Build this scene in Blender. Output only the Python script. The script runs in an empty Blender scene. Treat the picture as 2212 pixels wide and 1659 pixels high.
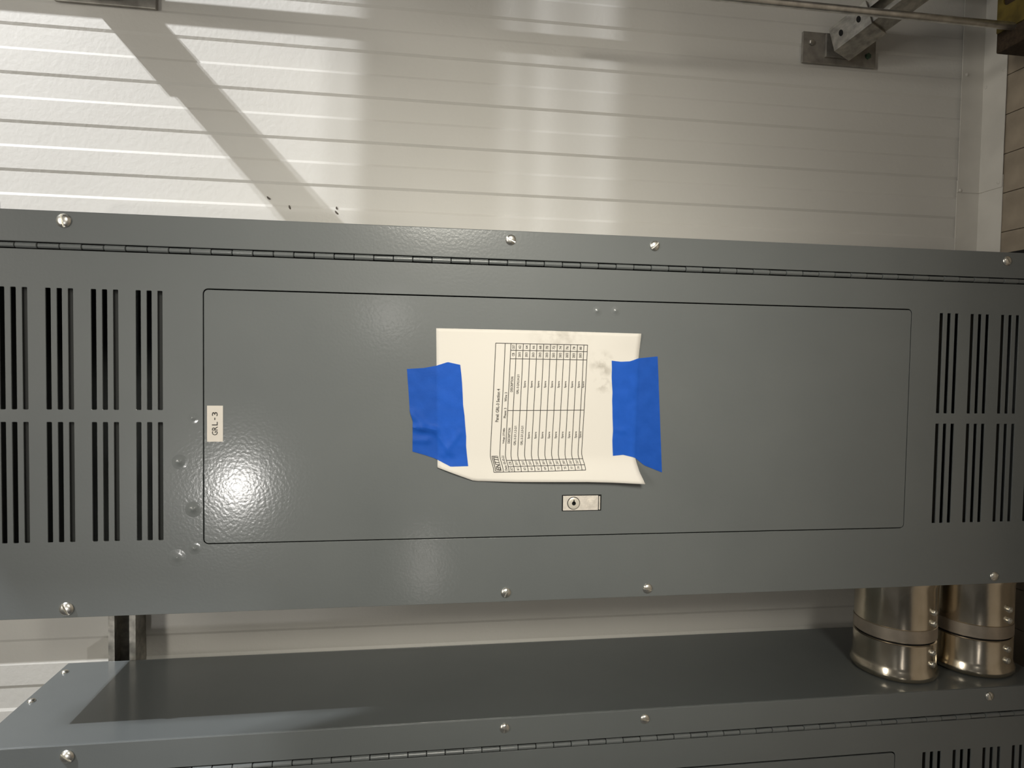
import bpy, bmesh, math, random
from mathutils import Vector, Matrix, noise

random.seed(7)
SC = bpy.context.scene
COL = SC.collection
PI = math.pi

# ------------------------------------------------------------------ camera
cam_d = bpy.data.cameras.new('camera')
cam = bpy.data.objects.new('camera', cam_d)
COL.objects.link(cam)
cam_d.sensor_fit = 'HORIZONTAL'
cam_d.sensor_width = 36.0
cam_d.lens = 36.0 * 1421.688 / 2212
cam_d.clip_start = 0.02
right = Vector((0.0155812, -0.1414323, -0.9898253))
up = Vector((0.9991948, 0.0388085, 0.0101835))
back = Vector((0.0369733, -0.9891869, 0.1419231))
cm = Matrix.Identity(4)
for i in range(3):
    cm[i][0], cm[i][1], cm[i][2] = right[i], up[i], back[i]
cm[0][3], cm[1][3], cm[2][3] = 0.0797244, -0.8879916, 1.093
cam.matrix_world = cm
SC.camera = cam

# ------------------------------------------------------------------ world, lights, exposure
w = bpy.data.worlds.new('world')
SC.world = w
w.use_nodes = True
w.node_tree.nodes['Background'].inputs[0].default_value = (0.9, 0.88, 0.82, 1)
w.node_tree.nodes['Background'].inputs[1].default_value = 0.02


def area(name, loc, target, sx, sy, power, color):
    d = bpy.data.lights.new(name, 'AREA')
    d.shape = 'RECTANGLE'
    d.size, d.size_y = sx, sy
    d.energy = power
    d.color = color
    o = bpy.data.objects.new(name, d)
    COL.objects.link(o)
    o.location = loc
    o.rotation_euler = (Vector(target) - Vector(loc)).to_track_quat('-Z', 'Y').to_euler()
    return o


KEY = Vector((2.3, -0.80, 3.08))
area('ceiling_lamp_right', KEY, (0.3, 0.1, 1.2), 0.020, 0.020, 60, (0.95, 0.97, 1.0))
area('ceiling_lamp_right_second', KEY + Vector((0, 0, -0.058)), (0.3, 0.1, 1.2), 0.020, 0.020, 32, (0.95, 0.97, 1.0))
area('ceiling_lamp_far', (-1.10, -5.33, 2.67), (-0.1, 0, 1.3), 0.15, 0.15, 26, (1.0, 0.97, 0.93))
area('ceiling_lamp_aisle', (0.35, -1.75, 3.1), (0.35, -0.2, 1.0), 1.1, 0.30, 18, (1.0, 0.945, 0.84))
area('glow_light_low', (-1.05, -2.75, 1.04), (0, 0, 1.05), 0.30, 0.07, 0.55, (1.0, 0.94, 0.88))  # added light for the glow reflected on the cover, no known source
area('glow_light_small', (0.30, -2.75, 1.25), (0, 0, 1.1), 0.16, 0.16, 0.5, (1.0, 0.96, 0.92))  # added light for the soft glow reflected in the door, no known source


def spot(name, loc, target, angle, power, radius, color):
    d = bpy.data.lights.new(name, 'SPOT')
    d.energy, d.color = power, color
    d.spot_size, d.spot_blend = math.radians(angle), 1.0
    d.shadow_soft_size = radius
    o = bpy.data.objects.new(name, d)
    COL.objects.link(o)
    o.location = loc
    o.rotation_euler = (Vector(target) - Vector(loc)).to_track_quat('-Z', 'Y').to_euler()


spot('pool_fill_spot', (0.97, -2.0, 0.97), (0.03, 0.0, 0.96), 35, 172, 0.34, (1.0, 0.955, 0.84))  # added soft spot that makes the light pool, no such lamp known
spot('wall_fill_spot', (0.92, -1.4, 2.9), (0.68, 0.28, 0.62), 32, 42, 0.15, (1.0, 0.96, 0.88))  # added fill spot, only brightens the wall beside the panel

vs = SC.view_settings
vs.view_transform = 'Standard'
vs.look = 'None'
vs.gamma = 1.0
vs.use_curve_mapping = False
vs.exposure = 0.0


# ------------------------------------------------------------------ materials
def mat(name):
    m = bpy.data.materials.new(name)
    m.use_nodes = True
    nt = m.node_tree
    return m, nt, nt.nodes['Principled BSDF']


def noise_bump(nt, bsdf, scale, strength, dist=0.001, detail=2.0, sockets=('Normal',)):
    tc = nt.nodes.new('ShaderNodeTexCoord')
    n = nt.nodes.new('ShaderNodeTexNoise')
    n.inputs['Scale'].default_value = scale
    n.inputs['Detail'].default_value = detail
    b = nt.nodes.new('ShaderNodeBump')
    b.inputs['Strength'].default_value = strength
    b.inputs['Distance'].default_value = dist
    nt.links.new(tc.outputs['Object'], n.inputs['Vector'])
    nt.links.new(n.outputs['Fac'], b.inputs['Height'])
    for s in sockets:
        nt.links.new(b.outputs['Normal'], bsdf.inputs[s])
    return tc, n


def vary(nt, bsdf, c1, c2, scale, detail=4.0, lo=0.35, hi=0.65):
    tc = nt.nodes.new('ShaderNodeTexCoord')
    n = nt.nodes.new('ShaderNodeTexNoise')
    n.inputs['Scale'].default_value = scale
    n.inputs['Detail'].default_value = detail
    r = nt.nodes.new('ShaderNodeValToRGB')
    r.color_ramp.elements[0].position, r.color_ramp.elements[1].position = lo, hi
    r.color_ramp.elements[0].color = (*c1, 1)
    r.color_ramp.elements[1].color = (*c2, 1)
    nt.links.new(tc.outputs['Object'], n.inputs['Vector'])
    nt.links.new(n.outputs['Fac'], r.inputs['Fac'])
    nt.links.new(r.outputs['Color'], bsdf.inputs['Base Color'])
    return r


def simple(name, col, rough=0.5, metal=0.0, var=0.08, scale=30, bump=None, spec=0.5):
    m, nt, b = mat(name)
    vary(nt, b, [c * (1 - var) for c in col], [min(1, c * (1 + var)) for c in col], scale)
    b.inputs['Roughness'].default_value = rough
    b.inputs['Metallic'].default_value = metal
    b.inputs['Specular IOR Level'].default_value = spec
    if bump:
        noise_bump(nt, b, *bump)
    return m


# grey powder coat with orange peel
GREY, nt, b = mat('grey_enamel')
vary(nt, b, (0.152, 0.166, 0.167), (0.165, 0.179, 0.179), 6)
b.inputs['Roughness'].default_value = 0.5
b.inputs['Specular IOR Level'].default_value = 0.5
b.inputs['Coat Weight'].default_value = 0.7
b.inputs['Coat Roughness'].default_value = 0.14
noise_bump(nt, b, 260, 0.22, 0.00035, 1.0, ('Normal', 'Coat Normal'))

WALLM, nt, b = mat('white_wall_sheet')
vary(nt, b, (0.655, 0.637, 0.595), (0.695, 0.676, 0.635), 3)
b.inputs['Roughness'].default_value = 0.55
noise_bump(nt, b, 140, 0.35, 0.0012, 2.0)

TRIMM = simple('wall_trim_paint', (0.66, 0.635, 0.585), 0.5, 0, 0.08, 9, (60, 0.2, 0.001))
FLOORM = simple('floor_plank_vinyl', (0.33, 0.275, 0.21), 0.45, 0, 0.18, 14, (60, 0.25, 0.001))
SLABM = simple('floor_slab_concrete', (0.30, 0.28, 0.25), 0.7, 0, 0.1, 8)
CEILM = simple('ceiling_paint', (0.30, 0.30, 0.29), 0.7, 0, 0.03, 4)
ROOMM = simple('room_wall_paint', (0.13, 0.128, 0.122), 0.7, 0, 0.03, 4)
DARKROOM = simple('light_blocker_paint', (0.12, 0.12, 0.12), 0.6, 0, 0.05, 4)
SCREWM = simple('zinc_screw', (0.84, 0.82, 0.76), 0.33, 1.0, 0.12, 300)
GALV = simple('galvanised_steel', (0.42, 0.40, 0.36), 0.42, 1.0, 0.25, 70, (120, 0.2, 0.001))
GALVP = simple('galvanised_plate', (0.36, 0.34, 0.31), 0.5, 0.75, 0.2, 50)
ROD = simple('conduit_steel', (0.62, 0.61, 0.58), 0.38, 1.0, 0.15, 60)
NICKEL, nt, b = mat('polished_fitting')
vary(nt, b, (0.66, 0.585, 0.46), (0.76, 0.69, 0.57), 30)
b.inputs['Metallic'].default_value = 1
b.inputs['Roughness'].default_value = 0.2
noise_bump(nt, b, 90, 0.12, 0.001)
BAND = simple('matte_fitting_band', (0.46, 0.40, 0.33), 0.42, 0.8, 0.08, 60)
BLACK = simple('black_void', (0.012, 0.012, 0.012), 0.8, 0, 0.1, 40, None, 0.2)
BAFFLE = simple('dark_baffle', (0.020, 0.023, 0.022), 0.6, 0, 0.1, 40)
RUBBER = simple('brown_rubber', (0.040, 0.026, 0.015), 0.8, 0, 0.3, 160, (300, 0.5, 0.001), 0.3)
YELLOW = simple('yellow_strip', (0.115, 0.082, 0.010), 0.6, 0, 0.3, 40)
LABELM = simple('label_vinyl', (0.86, 0.80, 0.72), 0.45, 0, 0.02, 60)
INK = simple('print_ink', (0.075, 0.068, 0.060), 0.7, 0, 0.1, 300)
LOCKM = simple('lock_nickel', (0.88, 0.82, 0.74), 0.32, 0.15, 0.08, 200)
KEYM = simple('key_cylinder_metal', (0.93, 0.87, 0.76), 0.3, 0.35, 0.03, 200)
GREEN = simple('green_screw', (0.06, 0.11, 0.07), 0.4, 0.3, 0.15, 200)
SCUFF = simple('scuff_dark', (0.10, 0.085, 0.07), 0.7, 0, 0.2, 200)

# paper with two grubby fingerprints near its lower right part
PAPER, nt, b = mat('office_paper')
b.inputs['Roughness'].default_value = 0.8
b.inputs['Specular IOR Level'].default_value = 0.2
tc = nt.nodes.new('ShaderNodeTexCoord')
n1 = nt.nodes.new('ShaderNodeTexNoise')
n1.inputs['Scale'].default_value = 75
n1.inputs['Detail'].default_value = 3
nt.links.new(tc.outputs['Object'], n1.inputs['Vector'])
acc = None
for (px, pz, r, k) in ((0.078, 0.842, 0.020, 0.7), (0.047, 0.838, 0.016, 0.9), (0.066, 0.836, 0.016, 0.5), (0.112, 0.90, 0.05, 0.35)):
    d = nt.nodes.new('ShaderNodeVectorMath')
    d.operation = 'DISTANCE'
    d.inputs[1].default_value = (px, -0.002, pz)
    nt.links.new(tc.outputs['Object'], d.inputs[0])
    mr = nt.nodes.new('ShaderNodeMapRange')
    mr.inputs['From Min'].default_value = r
    mr.inputs['From Max'].default_value = 0
    mr.inputs['To Max'].default_value = k
    nt.links.new(d.outputs['Value'], mr.inputs['Value'])
    if acc is None:
        acc = mr.outputs[0]
    else:
        a = nt.nodes.new('ShaderNodeMath')
        a.operation = 'MAXIMUM'
        nt.links.new(acc, a.inputs[0])
        nt.links.new(mr.outputs[0], a.inputs[1])
        acc = a.outputs[0]
th = nt.nodes.new('ShaderNodeMapRange')
th.inputs['From Min'].default_value = 0.42
th.inputs['From Max'].default_value = 0.66
nt.links.new(n1.outputs['Fac'], th.inputs['Value'])
mu = nt.nodes.new('ShaderNodeMath')
mu.operation = 'MULTIPLY'
nt.links.new(acc, mu.inputs[0])
nt.links.new(th.outputs[0], mu.inputs[1])
mx = nt.nodes.new('ShaderNodeMix')
mx.data_type = 'RGBA'
mx.inputs['A'].default_value = (0.90, 0.86, 0.79, 1)
mx.inputs['B'].default_value = (0.30, 0.26, 0.20, 1)
nt.links.new(mu.outputs[0], mx.inputs['Factor'])
nt.links.new(mx.outputs['Result'], b.inputs['Base Color'])

# thin slightly see-through masking tape
TAPE, nt, b = mat('blue_masking_tape')
vary(nt, b, (0.014, 0.125, 0.66), (0.02, 0.145, 0.74), 60)
b.inputs['Roughness'].default_value = 0.6
b.inputs['Specular IOR Level'].default_value = 0.3
noise_bump(nt, b, 420, 0.35, 0.0004)
tr = nt.nodes.new('ShaderNodeBsdfTransparent')
tr.inputs['Color'].default_value = (0.20, 0.50, 1.0, 1)
ms = nt.nodes.new('ShaderNodeMixShader')
ms.inputs[0].default_value = 0.70
nt.links.new(tr.outputs[0], ms.inputs[1])
nt.links.new(b.outputs[0], ms.inputs[2])
nt.links.new(ms.outputs[0], nt.nodes['Material Output'].inputs['Surface'])


# ------------------------------------------------------------------ mesh helpers
def link(name, me, m, parent=None, loc=None):
    o = bpy.data.objects.new(name, me)
    COL.objects.link(o)
    if m is not None and not me.materials:
        me.materials.append(m)
    if parent is not None:
        o.parent = parent
    if loc is not None:
        o.location = loc
    return o


def mesh_of(name, bm, smooth=False):
    bmesh.ops.recalc_face_normals(bm, faces=bm.faces[:])
    me = bpy.data.meshes.new(name)
    bm.to_mesh(me)
    bm.free()
    if smooth:
        me.polygons.foreach_set('use_smooth', [True] * len(me.polygons))
        try:
            me.set_sharp_from_angle(angle=math.radians(35))
        except Exception:
            pass
    return me


def obj(name, bm, m, parent=None, smooth=False, loc=None):
    return link(name, mesh_of(name, bm, smooth), m, parent, loc)


def box(bm, lo, hi, bev=0.0):
    r = bmesh.ops.create_cube(bm, size=1.0)
    vs_ = r['verts']
    for v in vs_:
        v.co = Vector([lo[i] + (v.co[i] + 0.5) * (hi[i] - lo[i]) for i in range(3)])
    if bev:
        es = {e for v in vs_ for e in v.link_edges}
        bmesh.ops.bevel(bm, geom=list(es), offset=bev, segments=2, affect='EDGES', profile=0.6)


def lathe(bm, prof, axis, origin, seg=32):
    """prof: list of (r, a) along the axis; axis 'X','Y' or 'Z'."""
    rings = []
    for r, a in prof:
        ring = []
        for k in range(seg):
            t = 2 * PI * k / seg
            c, s = r * math.cos(t), r * math.sin(t)
            p = {'X': (a, c, s), 'Y': (c, a, s), 'Z': (c, s, a)}[axis]
            ring.append(bm.verts.new(Vector(p) + Vector(origin)))
        rings.append(ring)
    for i in range(len(rings) - 1):
        for k in range(seg):
            bm.faces.new((rings[i][k], rings[i][(k + 1) % seg], rings[i + 1][(k + 1) % seg], rings[i + 1][k]))
    bm.faces.new(rings[0])
    bm.faces.new(rings[-1])


def tube(bm, pts, r, seg=16):
    rings = []
    pts = [Vector(p) for p in pts]
    ref = None
    for i, p in enumerate(pts):
        t = (pts[min(i + 1, len(pts) - 1)] - pts[max(i - 1, 0)]).normalized()
        if ref is None:
            ref = t.orthogonal().normalized()
        u = (ref - t * ref.dot(t)).normalized()
        ref = u
        v = t.cross(u)
        rings.append([bm.verts.new(p + r * (math.cos(2 * PI * k / seg) * u + math.sin(2 * PI * k / seg) * v)) for k in range(seg)])
    for i in range(len(rings) - 1):
        for k in range(seg):
            bm.faces.new((rings[i][k], rings[i][(k + 1) % seg], rings[i + 1][(k + 1) % seg], rings[i + 1][k]))
    bm.faces.new(rings[0])
    bm.faces.new(rings[-1])


def rrect(x0, x1, z0, z1, r, n=5):
    pts = []
    if r <= 0:
        return [(x0, z0), (x1, z0), (x1, z1), (x0, z1)]
    for cx, cz, a0 in ((x1 - r, z0 + r, -PI / 2), (x1 - r, z1 - r, 0), (x0 + r, z1 - r, PI / 2), (x0 + r, z0 + r, PI)):
        for k in range(n + 1):
            a = a0 + (PI / 2) * k / n
            pts.append((cx + r * math.cos(a), cz + r * math.sin(a)))
    return pts


def plate_with_holes(outer, holes, y0, thick):
    """flat plate in the XZ plane, front at y0, with real holes through it."""
    bm = bmesh.new()
    edges = []
    for loop in [outer] + holes:
        vsl = [bm.verts.new((x, y0, z)) for x, z in loop]
        for i in range(len(vsl)):
            edges.append(bm.edges.new((vsl[i], vsl[(i + 1) % len(vsl)])))
    bmesh.ops.triangle_fill(bm, use_beauty=True, edges=edges, normal=(0, -1, 0))
    r = bmesh.ops.extrude_face_region(bm, geom=bm.faces[:])
    for e in r['geom']:
        if isinstance(e, bmesh.types.BMVert):
            e.co.y += thick
    return bm


def bevel_mod(o, wdt, seg=2):
    md = o.modifiers.new('bevel', 'BEVEL')
    md.width = wdt
    md.segments = seg
    md.limit_method = 'ANGLE'
    md.angle_limit = math.radians(50)
    md.harden_normals = False
    return o


def tag(o, label=None, cat=None, group=None, kind=None):
    for k, v in (('label', label), ('category', cat), ('group', group), ('kind', kind)):
        if v:
            o[k] = v
    return o


def empty(name, loc):
    o = bpy.data.objects.new(name, None)
    COL.objects.link(o)
    o.location = loc
    o.empty_display_size = 0.05
    return o


def structure(name, bm, m, parent=None):
    o = obj(name, bm, m, parent)
    if parent is None:
        o['kind'] = 'structure'
    return o


# ------------------------------------------------------------------ room
WALL_Y = 0.2815
XL, XR, YF, ZT = -2.6, 3.0, -6.2, 3.2

prof = []
P, FW, DP = 0.0767, 0.0045, 0.0022
k0 = int((XL - 0.3336) / P) - 1
for k in range(k0, int((XR - 0.3336) / P) + 2):
    xb = 0.3336 + k * P
    prof += [(xb - FW / 2, WALL_Y), (xb + FW / 2, WALL_Y + DP),
             (xb + P / 2 - FW / 2, WALL_Y + DP), (xb + P / 2 + FW / 2, WALL_Y)]
bm = bmesh.new()
lo = [bm.verts.new((x, y, 0.0)) for x, y in prof]
hi = [bm.verts.new((x, y, ZT)) for x, y in prof]
for i in range(len(prof) - 1):
    bm.faces.new((lo[i], lo[i + 1], hi[i + 1], hi[i]))
b0, b1 = bm.verts.new((prof[0][0], 0.34, 0)), bm.verts.new((prof[-1][0], 0.34, 0))
t0, t1 = bm.verts.new((prof[0][0], 0.34, ZT)), bm.verts.new((prof[-1][0], 0.34, ZT))
bm.faces.new((b0, b1, t1, t0))
bm.faces.new((lo[0], hi[0], t0, b0))
bm.faces.new((lo[-1], b1, t1, hi[-1]))
bm.faces.new([hi[i] for i in range(len(hi))] + [t1, t0])
bm.faces.new([lo[i] for i in range(len(lo))] + [b1, b0])
wall = structure('wall_back', bm, WALLM)
for (x, z, a, L) in ((0.346, 1.3456, 0.9, 0.0075), (0.332, 1.311, 0.35, 0.0075), (0.3345, 1.2335, 0.15, 0.005), (0.3265, 1.2335, 0.8, 0.0085)):
    bm = bmesh.new()
    bmesh.ops.create_icosphere(bm, subdivisions=2, radius=1.0)
    for v in bm.verts:
        p = Vector((v.co.x * 0.0016, v.co.y * 0.0012, v.co.z * L / 2 * (1 + 0.3 * v.co.x)))
        v.co = Matrix.Rotation(PI / 2 - a, 3, 'Y') @ p
    obj('scuff_mark', bm, SCUFF, wall, True, (x, WALL_Y + (0.0 if abs(x - 0.332) < 0.01 else 0.001), z))

bm = bmesh.new(); box(bm, (XL - .1, YF - .1, -0.12), (XR + .1, 0.34, -0.008))
floor = structure('floor', bm, SLABM)
PW = 0.0735
pm = None
for k in range(-22, 26):
    x0 = 0.2620 + k * PW
    if pm is None:
        bm = bmesh.new(); box(bm, (0.0005, -2.7, -0.008), (PW - 0.0006, 0.2800, 0.0), 0.0008)
        pm = mesh_of('plank', bm)
    link('plank', pm, FLOORM, floor, (x0, 0, random.uniform(-0.0004, 0.0)))

bm = bmesh.new(); box(bm, (XL - .1, YF - .1, ZT), (XR + .1, 0.34, ZT + .1)); structure('ceiling', bm, CEILM)
bm = bmesh.new(); box(bm, (XL - .1, YF, 0), (XL, 0.28, ZT)); structure('wall_left', bm, ROOMM)
bm = bmesh.new(); box(bm, (XR, YF, 0), (XR + .1, 0.28, ZT)); structure('wall_right', bm, ROOMM)
bm = bmesh.new(); box(bm, (XL, YF - .1, 0), (XR, YF, ZT)); structure('wall_front', bm, ROOMM)
# added unseen screen behind the camera, cuts the far lamp off the lower door
bm = bmesh.new(); box(bm, (XL, -3.25, 0), (XR, -3.0, 2.05)); structure('light_blocker_front', bm, DARKROOM)

# folded base trim where the wall meets the floor, in two overlapping lengths with rivets
trim = empty('baseboard_back', (0, WALL_Y, 0))
trim['kind'] = 'structure'


def angle_trim(x0, x1, off):
    bm = bmesh.new()
    t = 0.0012
    yw = WALL_Y - off
    zt, yf = 0.0500, 0.2265
    pts = [(yw, zt), (yw - t, zt), (yw - t, t + off), (yf, t + off), (yf, off), (yw, off)]
    a = [bm.verts.new((x0, y - WALL_Y, z)) for y, z in pts]
    c = [bm.verts.new((x1, y - WALL_Y, z)) for y, z in pts]
    for i in range(6):
        bm.faces.new((a[i], a[(i + 1) % 6], c[(i + 1) % 6], c[i]))
    bm.faces.new(a); bm.faces.new(c[::-1])
    return obj('trim_length', bm, TRIMM, trim)


angle_trim(XL, 0.4440, 0.0006)
angle_trim(0.4210, XR, 0.0022)
for (x, y, z) in ((0.648, WALL_Y - .0035, 0.040), (0.425, WALL_Y - .0035, 0.0445)):
    bm = bmesh.new(); lathe(bm, [(0.0034, 0), (0.003, -0.0012), (0.0012, -0.002)], 'Y', (0, 0, 0), 12)
    obj('rivet', bm, TRIMM, trim, True, (x, y - WALL_Y, z))
for (x, y) in ((0.624, 0.272), (0.640, 0.232), (0.431, 0.2345)):
    bm = bmesh.new(); lathe(bm, [(0.0034, 0), (0.003, 0.0012), (0.0012, 0.002)], 'Z', (0, 0, 0), 12)
    obj('rivet', bm, TRIMM, trim, True, (x, y - WALL_Y, 0.0034))

# ------------------------------------------------------------------ shared small meshes
HALF = 0.254
PZ0, PZ1 = 0.0895, 1.6435
PMID = (PZ0 + PZ1) / 2
DEP = 0.2402


def screw_mesh(r, h, slot):
    """truss head along -Y with a real driver slot across it."""
    bm = bmesh.new()
    lathe(bm, [(r * 1.0, 0.0), (r, -h * 0.25), (r * 0.86, -h * 0.62), (r * 0.55, -h * 0.92), (r * 0.12, -h)], 'Y', (0, 0, 0), 24)
    out = bmesh.new()
    for sgn in (-1, 1):
        c = bm.copy()
        bmesh.ops.bisect_plane(c, geom=c.verts[:] + c.edges[:] + c.faces[:], plane_co=(sgn * slot, 0, 0), plane_no=(-sgn, 0, 0), clear_outer=True)
        bmesh.ops.holes_fill(c, edges=[e for e in c.edges if e.is_boundary])
        tmp = bpy.data.meshes.new('tmp'); c.to_mesh(tmp); c.free(); out.from_mesh(tmp); bpy.data.meshes.remove(tmp)
    bm.free()
    box(out, (-slot * 1.05, -h * 0.45, -r * 0.95), (slot * 1.05, 0, r * 0.95))
    return mesh_of('screw', out, True)


SCR = screw_mesh(0.0086, 0.0042, 0.0011)
SCR.materials.append(SCREWM)


def add_screw(parent, x, z, rot, s=1.0):
    o = link('screw', SCR, SCREWM, parent, (x, -0.0002, z))
    o.rotation_euler = (0, rot, 0)
    o.scale = (s, s, s)
    return o


# slots: four groups of three at each end, two rows
SW, SP = 0.0057, 0.0128
groups = []
for k in range(4):
    zt = 1.4443 + 0.0520 * k
    groups.append([(zt - SP * j - SW, zt - SP * j) for j in range(3)])
    groups.append([(2 * PMID - a[1], 2 * PMID - a[0]) for a in groups[-1]][::-1])
ROWS = ((0.0090, 0.1593), (-0.1577, -0.0068))
HX = 0.2107       # hinge axis
DX0, DX1, DZ0, DZ1 = -0.1630, 0.1625, 0.3682, 1.3630

holes = [rrect(DX0 - .0016, DX1 + .0016, DZ0 - .0016, DZ1 + .0016, 0.0065)]
for g in groups:
    for a, c in g:
        for x0, x1 in ROWS:
            holes.append(rrect(x0, x1, a, c, 0.0006, 1))
COVER = mesh_of('cover', plate_with_holes(rrect(-HALF, HX - 0.0044, PZ0, PZ1, 0.0), holes, 0.0, 0.002))
STRIP = mesh_of('hinge_strip', plate_with_holes(rrect(HX + 0.0044, HALF, PZ0, PZ1, 0.0), [], 0.0, 0.002))
DOOR = mesh_of('door', plate_with_holes(rrect(DX0, DX1, DZ0, DZ1, 0.0052), [], -0.0008, 0.0022))
bm = bmesh.new()
t = 0.002
box(bm, (-HALF, DEP - t, PZ0), (HALF, DEP, PZ1))
box(bm, (-HALF, 0.0021, PZ0), (-HALF + t, DEP - t, PZ1))
box(bm, (HALF - t, 0.0021, PZ0), (HALF, DEP - t, PZ1))
box(bm, (-HALF + t, 0.0021, PZ0), (HALF - t, DEP - t, PZ0 + t))
box(bm, (-HALF + t, 0.0021, PZ1 - t), (HALF - t, DEP - t, PZ1))
BODY = mesh_of('body', bm)
bm = bmesh.new(); box(bm, (HX - 0.02, 0.0070, PZ0 + .004), (HX + 0.02, 0.0080, PZ1 - .004)); LEAF = mesh_of('hinge_leaf', bm)
KP = 0.0253
bm = bmesh.new(); lathe(bm, [(0.0024, -KP / 2 + .0003), (0.0035, -KP / 2 + .0009), (0.0035, KP / 2 - .0009), (0.0024, KP / 2 - .0003)], 'Z', (0, 0, 0), 14)
KNUCK = mesh_of('knuckle', bm, True)
bm = bmesh.new(); lathe(bm, [(0.0022, -KP / 2 + .0003), (0.0031, -KP / 2 + .0009), (0.0031, KP / 2 - .0009), (0.0022, KP / 2 - .0003)], 'Z', (0, 0, 0), 14)
KNUCK2 = mesh_of('knuckle', bm, True)
bm = bmesh.new(); box(bm, (-0.165, 0.011, -0.0085), (0.165, 0.012, 0.0085)); BAF = mesh_of('baffle', bm)


def panelboard(x, label, right_screws, left_screws):
    root = empty('panelboard', (x, 0, PZ0))
    tag(root, label, 'electrical panel')
    off = (0, 0, -PZ0)
    bevel_mod(link('body', BODY, GREY, root, off), 0.0008)
    bevel_mod(link('cover', COVER, GREY, root, off), 0.0005)
    bevel_mod(link('hinge_strip', STRIP, GREY, root, off), 0.0012)
    bevel_mod(link('door', DOOR, GREY, root, off), 0.0008)
    lf = link('hinge', LEAF, BLACK, root, off)
    n = int((PZ1 - PZ0) / KP)
    z0 = 0.9872 - KP * int((0.9872 - PZ0 - KP / 2) / KP)
    for k in range(n):
        z = z0 + KP * k
        if z + KP / 2 > PZ1:
            break
        link('knuckle', KNUCK if k % 2 else KNUCK2, GREY, lf, (HX, 0.0008, z))
    for g in groups:
        top = g[0][1] > PMID
        zc = (g[-1][0] + 0.0065) if top else (g[0][1] - 0.0100)
        if top:
            zc = min(a for a, c in g) + 0.006
        else:
            zc = max(c for a, c in g) - 0.0085 - 0.003
        link('baffle', BAF, BAFFLE, root, (0, 0, zc - PZ0))
    for (sx, sz, r, s) in right_screws + left_screws:
        add_screw(root, sx, sz - PZ0, r, s)
    return root


main = panelboard(0.0, 'wide grey electrical panel across the middle, with taped paper and GRL-3 label on its door',
                  [(0.2421, 1.5265, 1.4, 1.0), (0.2416, 0.9704, 0.5, 0.82), (0.2416, 0.7676, 2.4, 0.82), (0.2410, 0.2110, 0.9, 0.82)],
                  [(-0.2424, 1.5275, 1.1, 1.0), (-0.2414, 0.9696, 2.0, 0.82), (-0.2426, 0.7662, 0.3, 0.82), (-0.2428, 0.2100, 2.7, 0.82)])
XLP = -0.4180 - HALF
left = panelboard(XLP, 'second grey electrical panel, cut by the bottom photo edge, its side face showing',
                  [(0.2396, 1.5285, 0.7, 1.0), (0.2398, 0.9685, 1.9, 0.8), (0.2400, 0.7656, 0.2, 0.8), (0.2410, 0.2090, 1.2, 0.8)],
                  [(-0.2424, 1.5275, 1.1, 1.0), (-0.2414, 0.9696, 2.0, 0.82), (-0.2426, 0.7662, 0.3, 0.82), (-0.2428, 0.2100, 2.7, 0.82)])
for (y, z) in ((0.2075, 1.6325), (0.1199, 1.6335)):       # small screws on the side face of the left panel
    bm = bmesh.new(); lathe(bm, [(0.0052, 0), (0.0052, 0.0012), (0.0040, 0.0030), (0.0015, 0.0040)], 'X', (0, 0, 0), 16)
    o = obj('side_screw', bm, SCREWM, left, True, (HALF, y, z - PZ0))

# weld bumps pushed through the sheet metal
for (x, z, r, h) in ((-0.0576, 1.393, 0.0042, 0.0016), (-0.1187, 1.3764, 0.0045, 0.0020), (-0.1698, 1.3748, 0.0034, 0.0012),
                     (-0.1812, 1.3967, 0.0050, 0.0009), (-0.0012, 1.3761, 0.0030, 0.0008), (0.1487, 0.8481, 0.0032, 0.0009), (0.1494, 0.8217, 0.0032, 0.0009)):
    bm = bmesh.new()
    y0 = -0.0008 if DX0 < x < DX1 and DZ0 < z < DZ1 else 0.0
    lathe(bm, [(r * 2.6, 0.0001), (r * 2.2, -h * 0.02), (r * 1.8, -h * 0.07), (r * 1.4, -h * 0.16), (r * 1.0, -h * 0.32), (r * 0.7, -h * 0.55), (r * 0.4, -h * 0.82), (r * 0.2, -h * 0.95), (r * 0.03, -h)], 'Y', (0, 0, 0), 24)
    obj('weld_bump', bm, GREY, main, True, (x, y0, z - PZ0))


# ------------------------------------------------------------------ lettering helpers
def text_mesh(s, shear=0.0, bold=0.0):
    c = bpy.data.curves.new('lettering', 'FONT')
    c.body = s
    c.size = 1.0
    c.shear = shear
    c.offset = bold
    c.resolution_u = 2
    c.align_x = 'CENTER'
    o = bpy.data.objects.new('lettering', c)
    COL.objects.link(o)
    dg = bpy.context.evaluated_depsgraph_get()
    me = bpy.data.meshes.new_from_object(o.evaluated_get(dg))
    bpy.data.objects.remove(o)
    bpy.data.curves.remove(c)
    vs2 = [(v.co.x, v.co.y) for v in me.vertices]
    fs = [tuple(p.vertices) for p in me.polygons]
    bpy.data.meshes.remove(me)
    xs = [v[0] for v in vs2]; ys = [v[1] for v in vs2]
    return vs2, fs, min(xs), max(xs), min(ys), max(ys)


_TX = {}


def put_text(bm, s, cx, cz, width, height, f, bold=0.0, shear=0.0):
    """lettering that reads along +X with its top towards +Z; f(x,z) gives a point."""
    key = (s, bold, shear)
    if key not in _TX:
        _TX[key] = text_mesh(s, shear, bold)
    v2, fs, a, c, d, e = _TX[key]
    sx, sz = width / (c - a), height / (e - d)
    vv = [bm.verts.new(f(cx + (x - (a + c) / 2) * sx, cz + (y - (d + e) / 2) * sz)) for x, y in v2]
    for fc in fs:
        try:
            bm.faces.new([vv[i] for i in fc])
        except ValueError:
            pass


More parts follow.
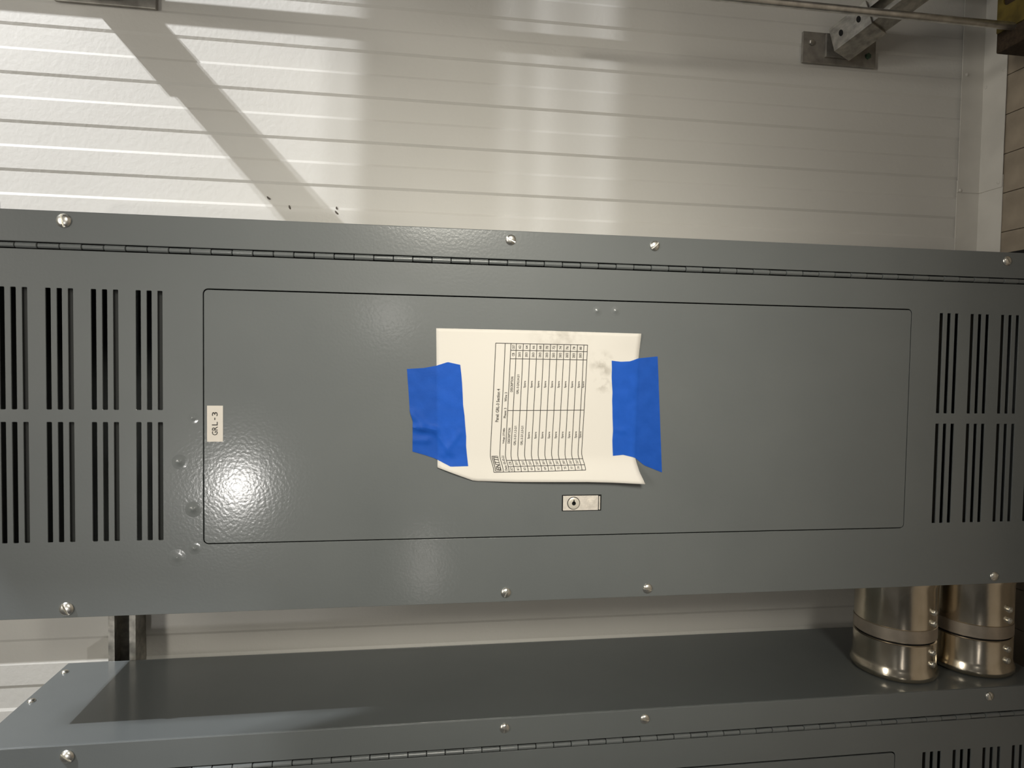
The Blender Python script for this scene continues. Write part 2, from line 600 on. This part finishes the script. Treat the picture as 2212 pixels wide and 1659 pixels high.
# name label on the door
lab = obj('name_label', (lambda q: (box(q, (-0.0232, -0.0004, -0.0097), (0.0232, 0.0, 0.0097), 0.0001), q)[1])(bmesh.new()), LABELM, main, False, (-0.0083, -0.0008, 1.3497 - PZ0))
lab['label'] = 'white label reading GRL-3'
bm = bmesh.new()
wd = {'G': .0052, 'R': .0052, 'L': .0046, '-': .0030, '3': .0052}
for i, ch in enumerate('GRL-3'):
    if ch == '-':
        put_text(bm, ch, -0.0123 + i * 0.0062, 0.0002, wd[ch], 0.0012, lambda x, z: (x, -0.0006, z), 0.01)
    else:
        put_text(bm, ch, -0.0123 + i * 0.0062, 0.0002, wd[ch], 0.0070, lambda x, z: (x, -0.0006, z), 0.012)
obj('lettering', bm, INK, lab)

# lock: key cylinder and slide latch in a small bright escutcheon
LX, LZ = -0.1180, 0.8651
lock = obj('lock', (lambda q: (box(q, (-0.0113, -0.0006, -0.0281), (0.0113, 0.0, 0.0281), 0.0003), q)[1])(bmesh.new()), BLACK, main, False, (LX, -0.0008, LZ - PZ0))
bm = bmesh.new(); box(bm, (-0.0102, -0.0020, -0.0232), (0.0102, -0.0004, 0.0268), 0.0004); obj('lock_plate', bm, LOCKM, lock)
bm = bmesh.new(); box(bm, (-0.0098, -0.0018, -0.0262), (0.0092, -0.0004, -0.0243), 0.0003); obj('latch_edge', bm, LOCKM, lock)
bm = bmesh.new(); lathe(bm, [(0.0090, -0.0020), (0.0090, -0.0022), (0.0070, -0.0022)], 'Y', (0, 0, 0), 32); obj('cylinder_rim', bm, BLACK, lock, False, (0, 0, 0.0120))
bm = bmesh.new(); lathe(bm, [(0.0081, -0.0018), (0.0081, -0.0032), (0.0074, -0.0036), (0.0040, -0.0036)], 'Y', (0, 0, 0), 32); obj('key_cylinder', bm, KEYM, lock, True, (0, 0, 0.0120))
bm = bmesh.new()
lathe(bm, [(0.0028, -0.0034), (0.0028, -0.0039)], 'Y', (0, 0, 0), 20); box(bm, (0.0, -0.0039, -0.0008), (0.0050, -0.0034, 0.0006))
obj('keyhole', bm, BLACK, lock, False, (0, 0, 0.0119))
for (h, y0, y1) in ((0.0072, -0.0023, -0.0018), (0.0052, -0.0028, -0.0020), (0.0030, -0.0033, -0.0024)):
    bm = bmesh.new(); box(bm, (-h, y0, -h), (h, y1, h), 0.0003); obj('latch_button', bm, LOCKM, lock, False, (0, 0, -0.0128))

# ------------------------------------------------------------------ paper sheet with its printed schedule


def lerp_poly(pts, t):
    n = len(pts) - 1
    ds = [0.0]
    for i in range(n):
        ds.append(ds[-1] + math.hypot(pts[i + 1][0] - pts[i][0], pts[i + 1][1] - pts[i][1]))
    d = t * ds[-1]
    for i in range(n):
        if d <= ds[i + 1] or i == n - 1:
            u = (d - ds[i]) / max(1e-9, ds[i + 1] - ds[i])
            return (pts[i][0] + u * (pts[i + 1][0] - pts[i][0]), pts[i][1] + u * (pts[i + 1][1] - pts[i][1]))


def coons(top, bot, lft, rgt, nu, nv):
    """top/bot run left->right, lft/rgt run top->bot."""
    g = []
    for j in range(nv + 1):
        v = j / nv
        row = []
        for i in range(nu + 1):
            u = i / nu
            T, B, L, R_ = lerp_poly(top, u), lerp_poly(bot, u), lerp_poly(lft, v), lerp_poly(rgt, v)
            p = []
            for k in range(2):
                p.append((1 - v) * T[k] + v * B[k] + (1 - u) * L[k] + u * R_[k]
                         - ((1 - u) * (1 - v) * top[0][k] + u * (1 - v) * top[-1][k] + (1 - u) * v * bot[0][k] + u * v * bot[-1][k]))
            row.append(tuple(p))
        g.append(row)
    return g


def sstep(a, b_, x):
    t_ = max(0.0, min(1.0, (x - a) / (b_ - a)))
    return t_ * t_ * (3 - 2 * t_)


def paper_y(x, z):
    """how far the sheet stands off the door: flat at the tapes, curling at its lower long edge."""
    y = -0.0014
    y -= 0.010 * sstep(-0.052, -0.094, x) * sstep(1.03, 0.80, z) ** 0.5
    y -= 0.006 * sstep(-0.055, -0.092, x) * sstep(0.83, 0.775, z)
    y -= 0.007 * sstep(-0.050, -0.088, x) * sstep(1.00, 1.06, z)
    y -= 0.0030 * math.sin(PI * max(0, min(1, (z - 0.79) / 0.27))) * (0.6 + 0.4 * math.sin(x * 30))
    y -= 0.0030 * sstep(0.085, 0.12, x) * sstep(0.87, 0.78, z)
    return y


sheet = empty('paper_sheet', (0, 0, 0))
tag(sheet, 'white paper sheet with a printed circuit schedule, taped to the grey door', 'paper')
g = coons([(0.1201, 1.0693), (0.1201, 0.93), (0.1187, 0.7855)],
          [(-0.0665, 1.0654), (-0.0854, 1.0157), (-0.0868, 0.96), (-0.0872, 0.86), (-0.0899, 0.7792)],
          [(0.1201, 1.0693), (-0.0665, 1.0654)],
          [(0.1187, 0.7855), (0.0785, 0.7879), (-0.02, 0.7896), (-0.0531, 0.7896), (-0.0750, 0.7850), (-0.0899, 0.7792)], 40, 44)
bm = bmesh.new()
vv = [[bm.verts.new((x, paper_y(x, z), z)) for x, z in row] for row in g]
for j in range(len(vv) - 1):
    for i in range(len(vv[0]) - 1):
        bm.faces.new((vv[j][i], vv[j][i + 1], vv[j + 1][i + 1], vv[j + 1][i]))
o = obj('sheet', bm, PAPER, sheet, True)
md = o.modifiers.new('thickness', 'SOLIDIFY'); md.thickness = 0.00012

# schedule coordinates: a runs down the page (photo: left to right), c runs across it (photo: top to bottom)
A0, A1 = 92.0, 1187.0
def table_pt(a, c, lift=0.00025):
    """a 92..1187 down the page, c 60..1580 across the page from its right side."""
    tt = (c - 60) / 1520.0
    sh = -44 * min(1, tt / 0.86) * (1 - sstep(0.86, 1.0, tt))
    px = 1050 + (a + sh) / 5.53
    py = 730 + (c + 0.026 * (a - 92) * (1 - 0.8 * tt)) / 5.53
    # straight fit of the sheet's own plane
    X = 0.1201 - (py - 709) * 0.0006385 + (px - 942) * 0.0000155
    Z = 1.0693 - (px - 942) * 0.0006435
    return Vector((X, paper_y(X, Z) - lift, Z))


bm = bmesh.new()


def rule(p0, p1, wdt, n):
    prev = None
    for i in range(n + 1):
        u = i / n
        a, c = p0[0] + u * (p1[0] - p0[0]), p0[1] + u * (p1[1] - p0[1])
        da, dc = p1[0] - p0[0], p1[1] - p0[1]
        L = math.hypot(da, dc)
        na, nc = -dc / L * wdt / 2, da / L * wdt / 2
        cur = (bm.verts.new(table_pt(a + na, c + nc)), bm.verts.new(table_pt(a - na, c - nc)))
        if prev:
            bm.faces.new((prev[0], cur[0], cur[1], prev[1]))
        prev = cur


cols = [92, 203, 270] + [335 + 81 * k for k in range(10)] + [1143, 1187]
for i, a in enumerate(cols):
    rule((a, 58), (a, 1582), 8, 40)
for c, a in ((60, 92), (140, 270), (240, 270), (850, 270), (1445, 270), (1517, 270), (1580, 92)):
    rule((a, c), (1187, c), 8, 24)


def cell(s, a, c, wdt, hgt=34, bold=0.022, shear=0.0):
    # wdt in c units, hgt in a units; lettering reads towards smaller c
    def f(x, z):
        return table_pt(a - z, c - x, 0.0003)
    put_text(bm, s, 0, 0, wdt, hgt, f, bold, shear)


cell('Panel: GRL-3 Section 4', 150, 790, 390, 38)
cell('Date: 05-05-21', 238, 1475, 175, 30)
cell('Voltage: 277/480v', 242, 1150, 190, 30)
cell('Phase: 3', 240, 880, 120, 30)
cell('Wire: 3', 240, 690, 110, 30)
cell('ENTTI', 150, 1478, 165, 52, 0.03, 0.2)
for c in (1390, 1566):
    rule((110, c), (172, c), 7, 4)
rule((112, 1388), (112, 1568), 9, 6); rule((178, 1388), (178, 1568), 6, 6)
cell('DESCRIPTION', 303, 1150, 185, 30); cell('DESCRIPTION', 303, 540, 180, 30)
cell('CKT', 303, 1548, 44, 30); cell('CB', 303, 1480, 40, 30); cell('CB', 303, 190, 40, 30); cell('CKT', 303, 100, 50, 30)
for k in range(10):
    a = 376 + 81 * k
    cell(str(61 + 2 * k), a, 1548, 30, 28); cell(str(62 + 2 * k), a, 100, 38, 30, 0.02)
    cell('20/1', a, 1480, 46, 28, 0.02); cell('20/3', a, 190, 56, 30, 0.02)
    cell('GRL-3-2/1,1,2-2/1' if k == 0 else 'GRL-3-2/1,2,3-2/1' if k == 1 else 'Spare', a, 1150, 230 if k < 2 else 82, 32)
    cell('GRL-3-2/4,3,4-2/1' if k == 0 else 'Spare', a, 540, 230 if k < 1 else 82, 32)
cell('Space', 1160, 1150, 82, 30, 0.02); cell('Space', 1160, 540, 82, 30, 0.02)
obj('printed_schedule', bm, INK, sheet)


# ------------------------------------------------------------------ blue tape
def tape(label, top, bot, lft, rgt, over, creases):
    gg = coons(top, bot, lft, rgt, 26, 44)
    bm = bmesh.new()
    rows = []
    for row in gg:
        r = []
        for x, z in row:
            on = over(z)
            base = -0.0010 if on <= 0 else -0.0010 * (1 - on) + paper_y(x, z) * on
            y = base - 0.0005 - 0.0006 * abs(noise.noise((x * 45, z * 30, 3.1)))
            for (x0, z0, x1, z1, wd_, hh) in creases:
                dx, dz = x1 - x0, z1 - z0
                L2 = dx * dx + dz * dz
                u = max(0, min(1, ((x - x0) * dx + (z - z0) * dz) / L2))
                d_ = math.hypot(x - x0 - u * dx, z - z0 - u * dz)
                y -= hh * math.exp(-(d_ / wd_) ** 2)
            r.append(bm.verts.new((x, y, z)))
        rows.append(r)
    for j in range(len(rows) - 1):
        for i in range(len(rows[0]) - 1):
            bm.faces.new((rows[j][i], rows[j][i + 1], rows[j + 1][i + 1], rows[j + 1][i]))
    o = obj('tape_strip', bm, TAPE, None, True)
    return tag(o, label, 'tape', 'blue tape holding the paper')


def wob(p, q, n, amp, seed):
    rr = random.Random(seed)
    return [(p[0] + (q[0] - p[0]) * i / n + (rr.uniform(-amp, amp) if 0 < i < n else 0), p[1] + (q[1] - p[1]) * i / n + (rr.uniform(-amp, amp) if 0 < i < n else 0)) for i in range(n + 1)]


tape('crumpled blue tape strip on the left end of the paper, beside the GRL-3 label',
     [(0.0652, 1.1073), (0.0668, 1.085), (0.0700, 1.0688), (0.0752, 1.0534), (0.0717, 1.0366)],
     [(-0.0452, 1.0989), (-0.0500, 1.082), (-0.0547, 1.0686), (-0.0655, 1.0480), (-0.0651, 1.0242)],
     [(0.0652, 1.1073), (0.03, 1.1045), (0.0087, 1.1030), (-0.004, 1.0990), (-0.0452, 1.0989)],
     wob((0.0717, 1.0366), (-0.0651, 1.0242), 10, 0.0007, 4),
     lambda z: sstep(1.0715, 1.0670, z),
     [(-0.012, 1.101, -0.016, 1.068, 0.004, 0.003), (-0.016, 1.070, -0.048, 1.048, 0.0035, 0.002), (-0.02, 1.036, -0.050, 1.058, 0.003, 0.0018), (0.005, 1.100, -0.012, 1.085, 0.006, 0.003), (-0.03, 1.1, -0.03, 1.08, 0.004, 0.002)])
tape('smooth blue tape strip on the right end of the paper, uncreased',
     [(0.0805, 0.8268), (0.0792, 0.8135), (0.0800, 0.800), (0.0843, 0.7881), (0.0874, 0.7600)],
     [(-0.0523, 0.8219), (-0.0510, 0.8072), (-0.0550, 0.7902), (-0.0660, 0.7760), (-0.0764, 0.7495)],
     wob((0.0805, 0.8268), (-0.0523, 0.8219), 12, 0.0006, 9),
     [(0.0874, 0.7600), (0.05, 0.7575), (-0.0764, 0.7495)],
     lambda z: sstep(0.7860, 0.7905, z),
     [(-0.015, 0.822, -0.018, 0.808, 0.003, 0.0012)])

# stray end of tape stuck on the wall at the panel's upper edge
bm = bmesh.new()
pts = [(0.302, 1.780), (0.326, 1.784), (0.331, 1.774), (0.329, 1.766), (0.322, 1.759), (0.305, 1.760)]
a = [bm.verts.new((x, 0.2795 + 0.0012 * math.sin(x * 300), z)) for x, z in pts]
c = [bm.verts.new((x, 0.2800 + 0.0012 * math.sin(x * 300), z)) for x, z in pts]
for i in range(6):
    bm.faces.new((a[i], a[(i + 1) % 6], c[(i + 1) % 6], c[i]))
bm.faces.new(a); bm.faces.new(c[::-1])
tag(obj('tape_scrap', bm, TAPE), 'small scrap of blue tape on the wall at the far left edge', 'tape')

# ------------------------------------------------------------------ conduit fittings between the two panels
X_TOP, X_BOT = -HALF - 0.0006, -0.4180 + 0.0006


def fitting(z, y, label, rot):
    root = empty('conduit_fitting', ((X_TOP + X_BOT) / 2, y, z))
    tag(root, label, 'conduit fitting', 'fittings between the panels')
    off = -(X_TOP + X_BOT) / 2
    bm = bmesh.new()
    lathe(bm, [(0.0570, X_TOP), (0.0625, X_TOP), (0.0632, X_TOP - .004), (0.0625, X_TOP - .010), (0.0602, X_TOP - .015), (0.0600, -0.333), (0.0585, -0.3345)], 'X', (off, 0, 0), 64)
    obj('upper_body', bm, NICKEL, root, True)
    bm = bmesh.new(); lathe(bm, [(0.0585, -0.3335), (0.0604, -0.3345), (0.0606, -0.3535), (0.0590, -0.3548)], 'X', (off, 0, 0), 64)
    obj('matte_band', bm, BAND, root, True)
    bm = bmesh.new(); lathe(bm, [(0.0570, -0.3540), (0.0570, -0.3585)], 'X', (off, 0, 0), 48); obj('seam', bm, BLACK, root)
    bm = bmesh.new()
    lathe(bm, [(0.0585, -0.3575), (0.0602, -0.3590), (0.0604, -0.395), (0.0615, -0.401), (0.0640, -0.407), (0.0640, -0.4115), (0.0615, -0.4155), (0.0570, X_BOT)], 'X', (off, 0, 0), 64)
    obj('lower_body', bm, NICKEL, root, True)
    bm = bmesh.new()
    lathe(bm, [(0.0052, 0), (0.0052, 0.0040), (0.0044, 0.0050), (0.0028, 0.0050), (0.0026, 0.0030)], 'X', (0, 0, 0), 14)
    me = mesh_of('set_screw', bm, True)
    for x in (-0.306, -0.3235, -0.370, -0.3885):
        o = link('set_screw', me, SCREWM, root, (x + off, -0.0595 * math.cos(rot), -0.0595 * math.sin(rot)))
        o.rotation_euler = (0, 0, 0)
        d = Vector((0, -math.cos(rot), -math.sin(rot)))
        o.rotation_euler = d.to_track_quat('X', 'Z').to_euler()
    return root


fitting(0.3105, 0.0815, 'round silver conduit fitting between the panels, the one further from the photo edge', 0.37)
fitting(0.1695, 0.0835, 'round silver conduit fitting between the panels, the one cut by the right photo edge', 0.22)

# ------------------------------------------------------------------ strut channels, wall brackets


def channel(bm, L, s=0.0413, t=0.0026, lip=0.0095):
    """C section in XZ (open towards +Z), length along +Y from 0; returns nothing."""
    h = s / 2
    sec = [(-h, s), (-h, 0), (h, 0), (h, s), (h - lip, s), (h - lip, s - .007), (h - lip + t, s - .007), (h - lip + t, s - t),
           (h - t, s - t), (h - t, t), (-h + t, t), (-h + t, s - t), (-h + lip - t, s - t), (-h + lip - t, s - .007), (-h + lip, s - .007), (-h + lip, s)]
    a = [bm.verts.new((x, 0, z)) for x, z in sec]
    c = [bm.verts.new((x, L, z)) for x, z in sec]
    n = len(sec)
    for i in range(n):
        bm.faces.new((a[i], a[(i + 1) % n], c[(i + 1) % n], c[i]))
    bm.faces.new(a); bm.faces.new(c[::-1])


# horizontal strut on the wall, open side towards the room
bm = bmesh.new()
channel(bm, 1.15)
o = obj('strut_channel', bm, GALV)
# local X -> world Z, local Y -> world X, local Z -> world -Y
o.matrix_world = Matrix(((0, 1, 0, -0.95), (0, 0, -1, WALL_Y - 0.0001), (1, 0, 0, 1.5630), (0, 0, 0, 1)))
tag(o, 'open galvanised strut channel on the wall, seen in the gap between the two panels', 'strut')


def wall_bracket(zc, label, x0, x1, hz, swing):
    root = empty('wall_bracket', ((x0 + x1) / 2, WALL_Y, zc))
    tag(root, label, 'bracket', 'strut brackets on the wall')
    xc = (x0 + x1) / 2
    bm = bmesh.new(); box(bm, (x0 - xc, -0.0062, -hz), (x1 - xc, -0.0003, hz), 0.0008)
    obj('base_plate', bm, GALVP, root)
    bm = bmesh.new(); box(bm, (-0.0215, -0.012, -0.0215), (0.0215, -0.0063, 0.0270), 0.001)
    obj('hinge_lug', bm, GALVP, root, False, (0.004, 0, 0.004))
    # fitting saddle over the strut end, two bolt slots on its upper face
    bm = bmesh.new()
    box(bm, (-0.0235, -0.084, 0.0215), (0.0235, -0.012, 0.0260), 0.0006)
    box(bm, (-0.0262, -0.084, -0.0200), (-0.0217, -0.012, 0.0262), 0.0006)
    box(bm, (0.0217, -0.084, -0.0200), (0.0262, -0.012, 0.0262), 0.0006)
    piv = Matrix.Translation((0.004, -0.012, 0.004)) @ swing.to_4x4() @ Matrix.Translation((-0.004, 0.012, -0.004))
    o = obj('saddle', bm, GALV, root)
    o.matrix_local = piv @ Matrix.Translation((0.004, 0, 0.004))
    for y in (-0.031, -0.065):
        bm = bmesh.new(); lathe(bm, [(0.0046, 0), (0.0046, 0.0006)], 'Z', (0, 0, 0), 14)
        for v in bm.verts:
            v.co.x *= 1.5
            v.co.y *= 0.85
        o = obj('bolt_slot', bm, BLACK, root)
        o.matrix_local = piv @ Matrix.Translation((0.004, y, 0.0300))
    bm = bmesh.new(); channel(bm, 0.42)
    o = obj('brace', bm, GALV, root)
    o.matrix_local = piv @ Matrix(((-1, 0, 0, 0.004), (0, -1, 0, -0.016), (0, 0, 1, -0.0165), (0, 0, 0, 1)))
    bm = bmesh.new(); lathe(bm, [(0.0058, -0.0062), (0.0058, -0.009), (0.004, -0.0105), (0.001, -0.0105)], 'Y', (0, 0, 0), 6)
    obj('anchor_screw', bm, GREEN, root, False, (-0.008, 0, -hz + 0.0165))
    bm = bmesh.new(); lathe(bm, [(0.0058, -0.0062), (0.0058, -0.009), (0.004, -0.0105), (0.001, -0.0105)], 'Y', (0, 0, 0), 6)
    obj('anchor_screw', bm, GALV, root, False, (0.008, 0, hz - 0.0165))
    return root


wall_bracket(0.3125, 'galvanised wall bracket with a slotted strut brace, behind the thin silver rod', 0.6445, 0.7010, 0.0745, Matrix.Rotation(math.radians(21), 3, 'Z') @ Matrix.Rotation(math.radians(24), 3, 'X'))
wall_bracket(1.5965, 'galvanised wall bracket cut by the top photo edge, casting a slanting shadow', 0.6405, 0.6970, 0.0760, Matrix.Identity(3))

# ------------------------------------------------------------------ thin rod standing in a rubber block
bm = bmesh.new()
rp = [(0.6640, 0.130, 0.0880), (0.6640, 0.130, 0.82)]
tube(bm, rp, 0.0064, 20)
tag(obj('conduit_rod', bm, ROD, None, True), 'thin silver conduit rod running along the wall to the brown block, top right', 'rod')


def rubber_block(label, x0, x1, y0, y1, h, strip):
    root = empty('rubber_block', ((x0 + x1) / 2, (y0 + y1) / 2, 0))
    tag(root, label, 'support block')
    hx, hy = (x1 - x0) / 2, (y1 - y0) / 2
    bm = bmesh.new(); box(bm, (-hx, -hy, 0.0005), (hx, hy, h), 0.006 if not strip else 0.003)
    obj('rubber_body', bm, RUBBER if strip else BLACK, root)
    if strip:
        bm = plate_with_holes(rrect(-0.5 * (hx * 2 - 0.066), hx - 0.006, -hy + 0.006, hy - 0.002, 0.002),
                              [rrect(-0.012 + 0.002, 0.034, hy - 0.046, hy - 0.014, 0.010), rrect(-0.01, 0.04, hy - 0.12, hy - 0.075, 0.010)], 0, 0.0022)
        for v in bm.verts:
            v.co = Vector((v.co.x, v.co.z, h + 0.0023 - v.co.y))
        obj('yellow_strip', bm, YELLOW, root)
    return root


rubber_block('brown rubber support block with a yellow slotted strip, under the thin rod', 0.6320, 0.8000, -0.10, 0.1640, 0.0880, True)
rubber_block('low black block peeking out behind the wide panel at the right photo edge', -0.10, 0.2790, 0.02, 0.170, 0.0885, False)

# ------------------------------------------------------------------ unseen sheets added to shade wall and panel, and unseen conduits
bm = bmesh.new(); box(bm, (0.95, -0.252, 1.974), (2.05, -0.247, 2.119), 0.001); box(bm, (0.95, -0.252, 1.924), (2.05, -0.249, 1.948)); structure('shade_sheet_1', bm, ROOMM)  # added sheet and bar, cut the key light into bands on the wall
bm = bmesh.new(); box(bm, (0.95, -0.252, 0.0), (2.05, -0.247, 1.886), 0.001); structure('shade_sheet_2', bm, ROOMM)  # added sheet, keeps the key light off the lower wall
bm = bmesh.new(); lathe(bm, [(0.036, PZ1 + .0005), (0.036, ZT)], 'Z', (-0.14, 0.205, 0), 24); structure('shade_riser', bm, ROOMM)  # unseen conduit riser, added to shade the wall gap between the panels
bm = bmesh.new(); lathe(bm, [(0.0105, 0.0), (0.0105, ZT)], 'Z', (0.80, 0.178, 0), 24); structure('side_conduit', bm, ROOMM)  # unseen vertical conduit, inferred from its shadow band on the wall
bm = bmesh.new(); box(bm, (0.85, -0.465, 0.9), (1.95, -0.445, 2.277), 0.003); box(bm, (1.23, -0.465, 2.27), (1.52, -0.445, 2.45), 0.003); structure('shade_sheet_3', bm, ROOMM)  # added sheets, keep the key light off the panel fronts
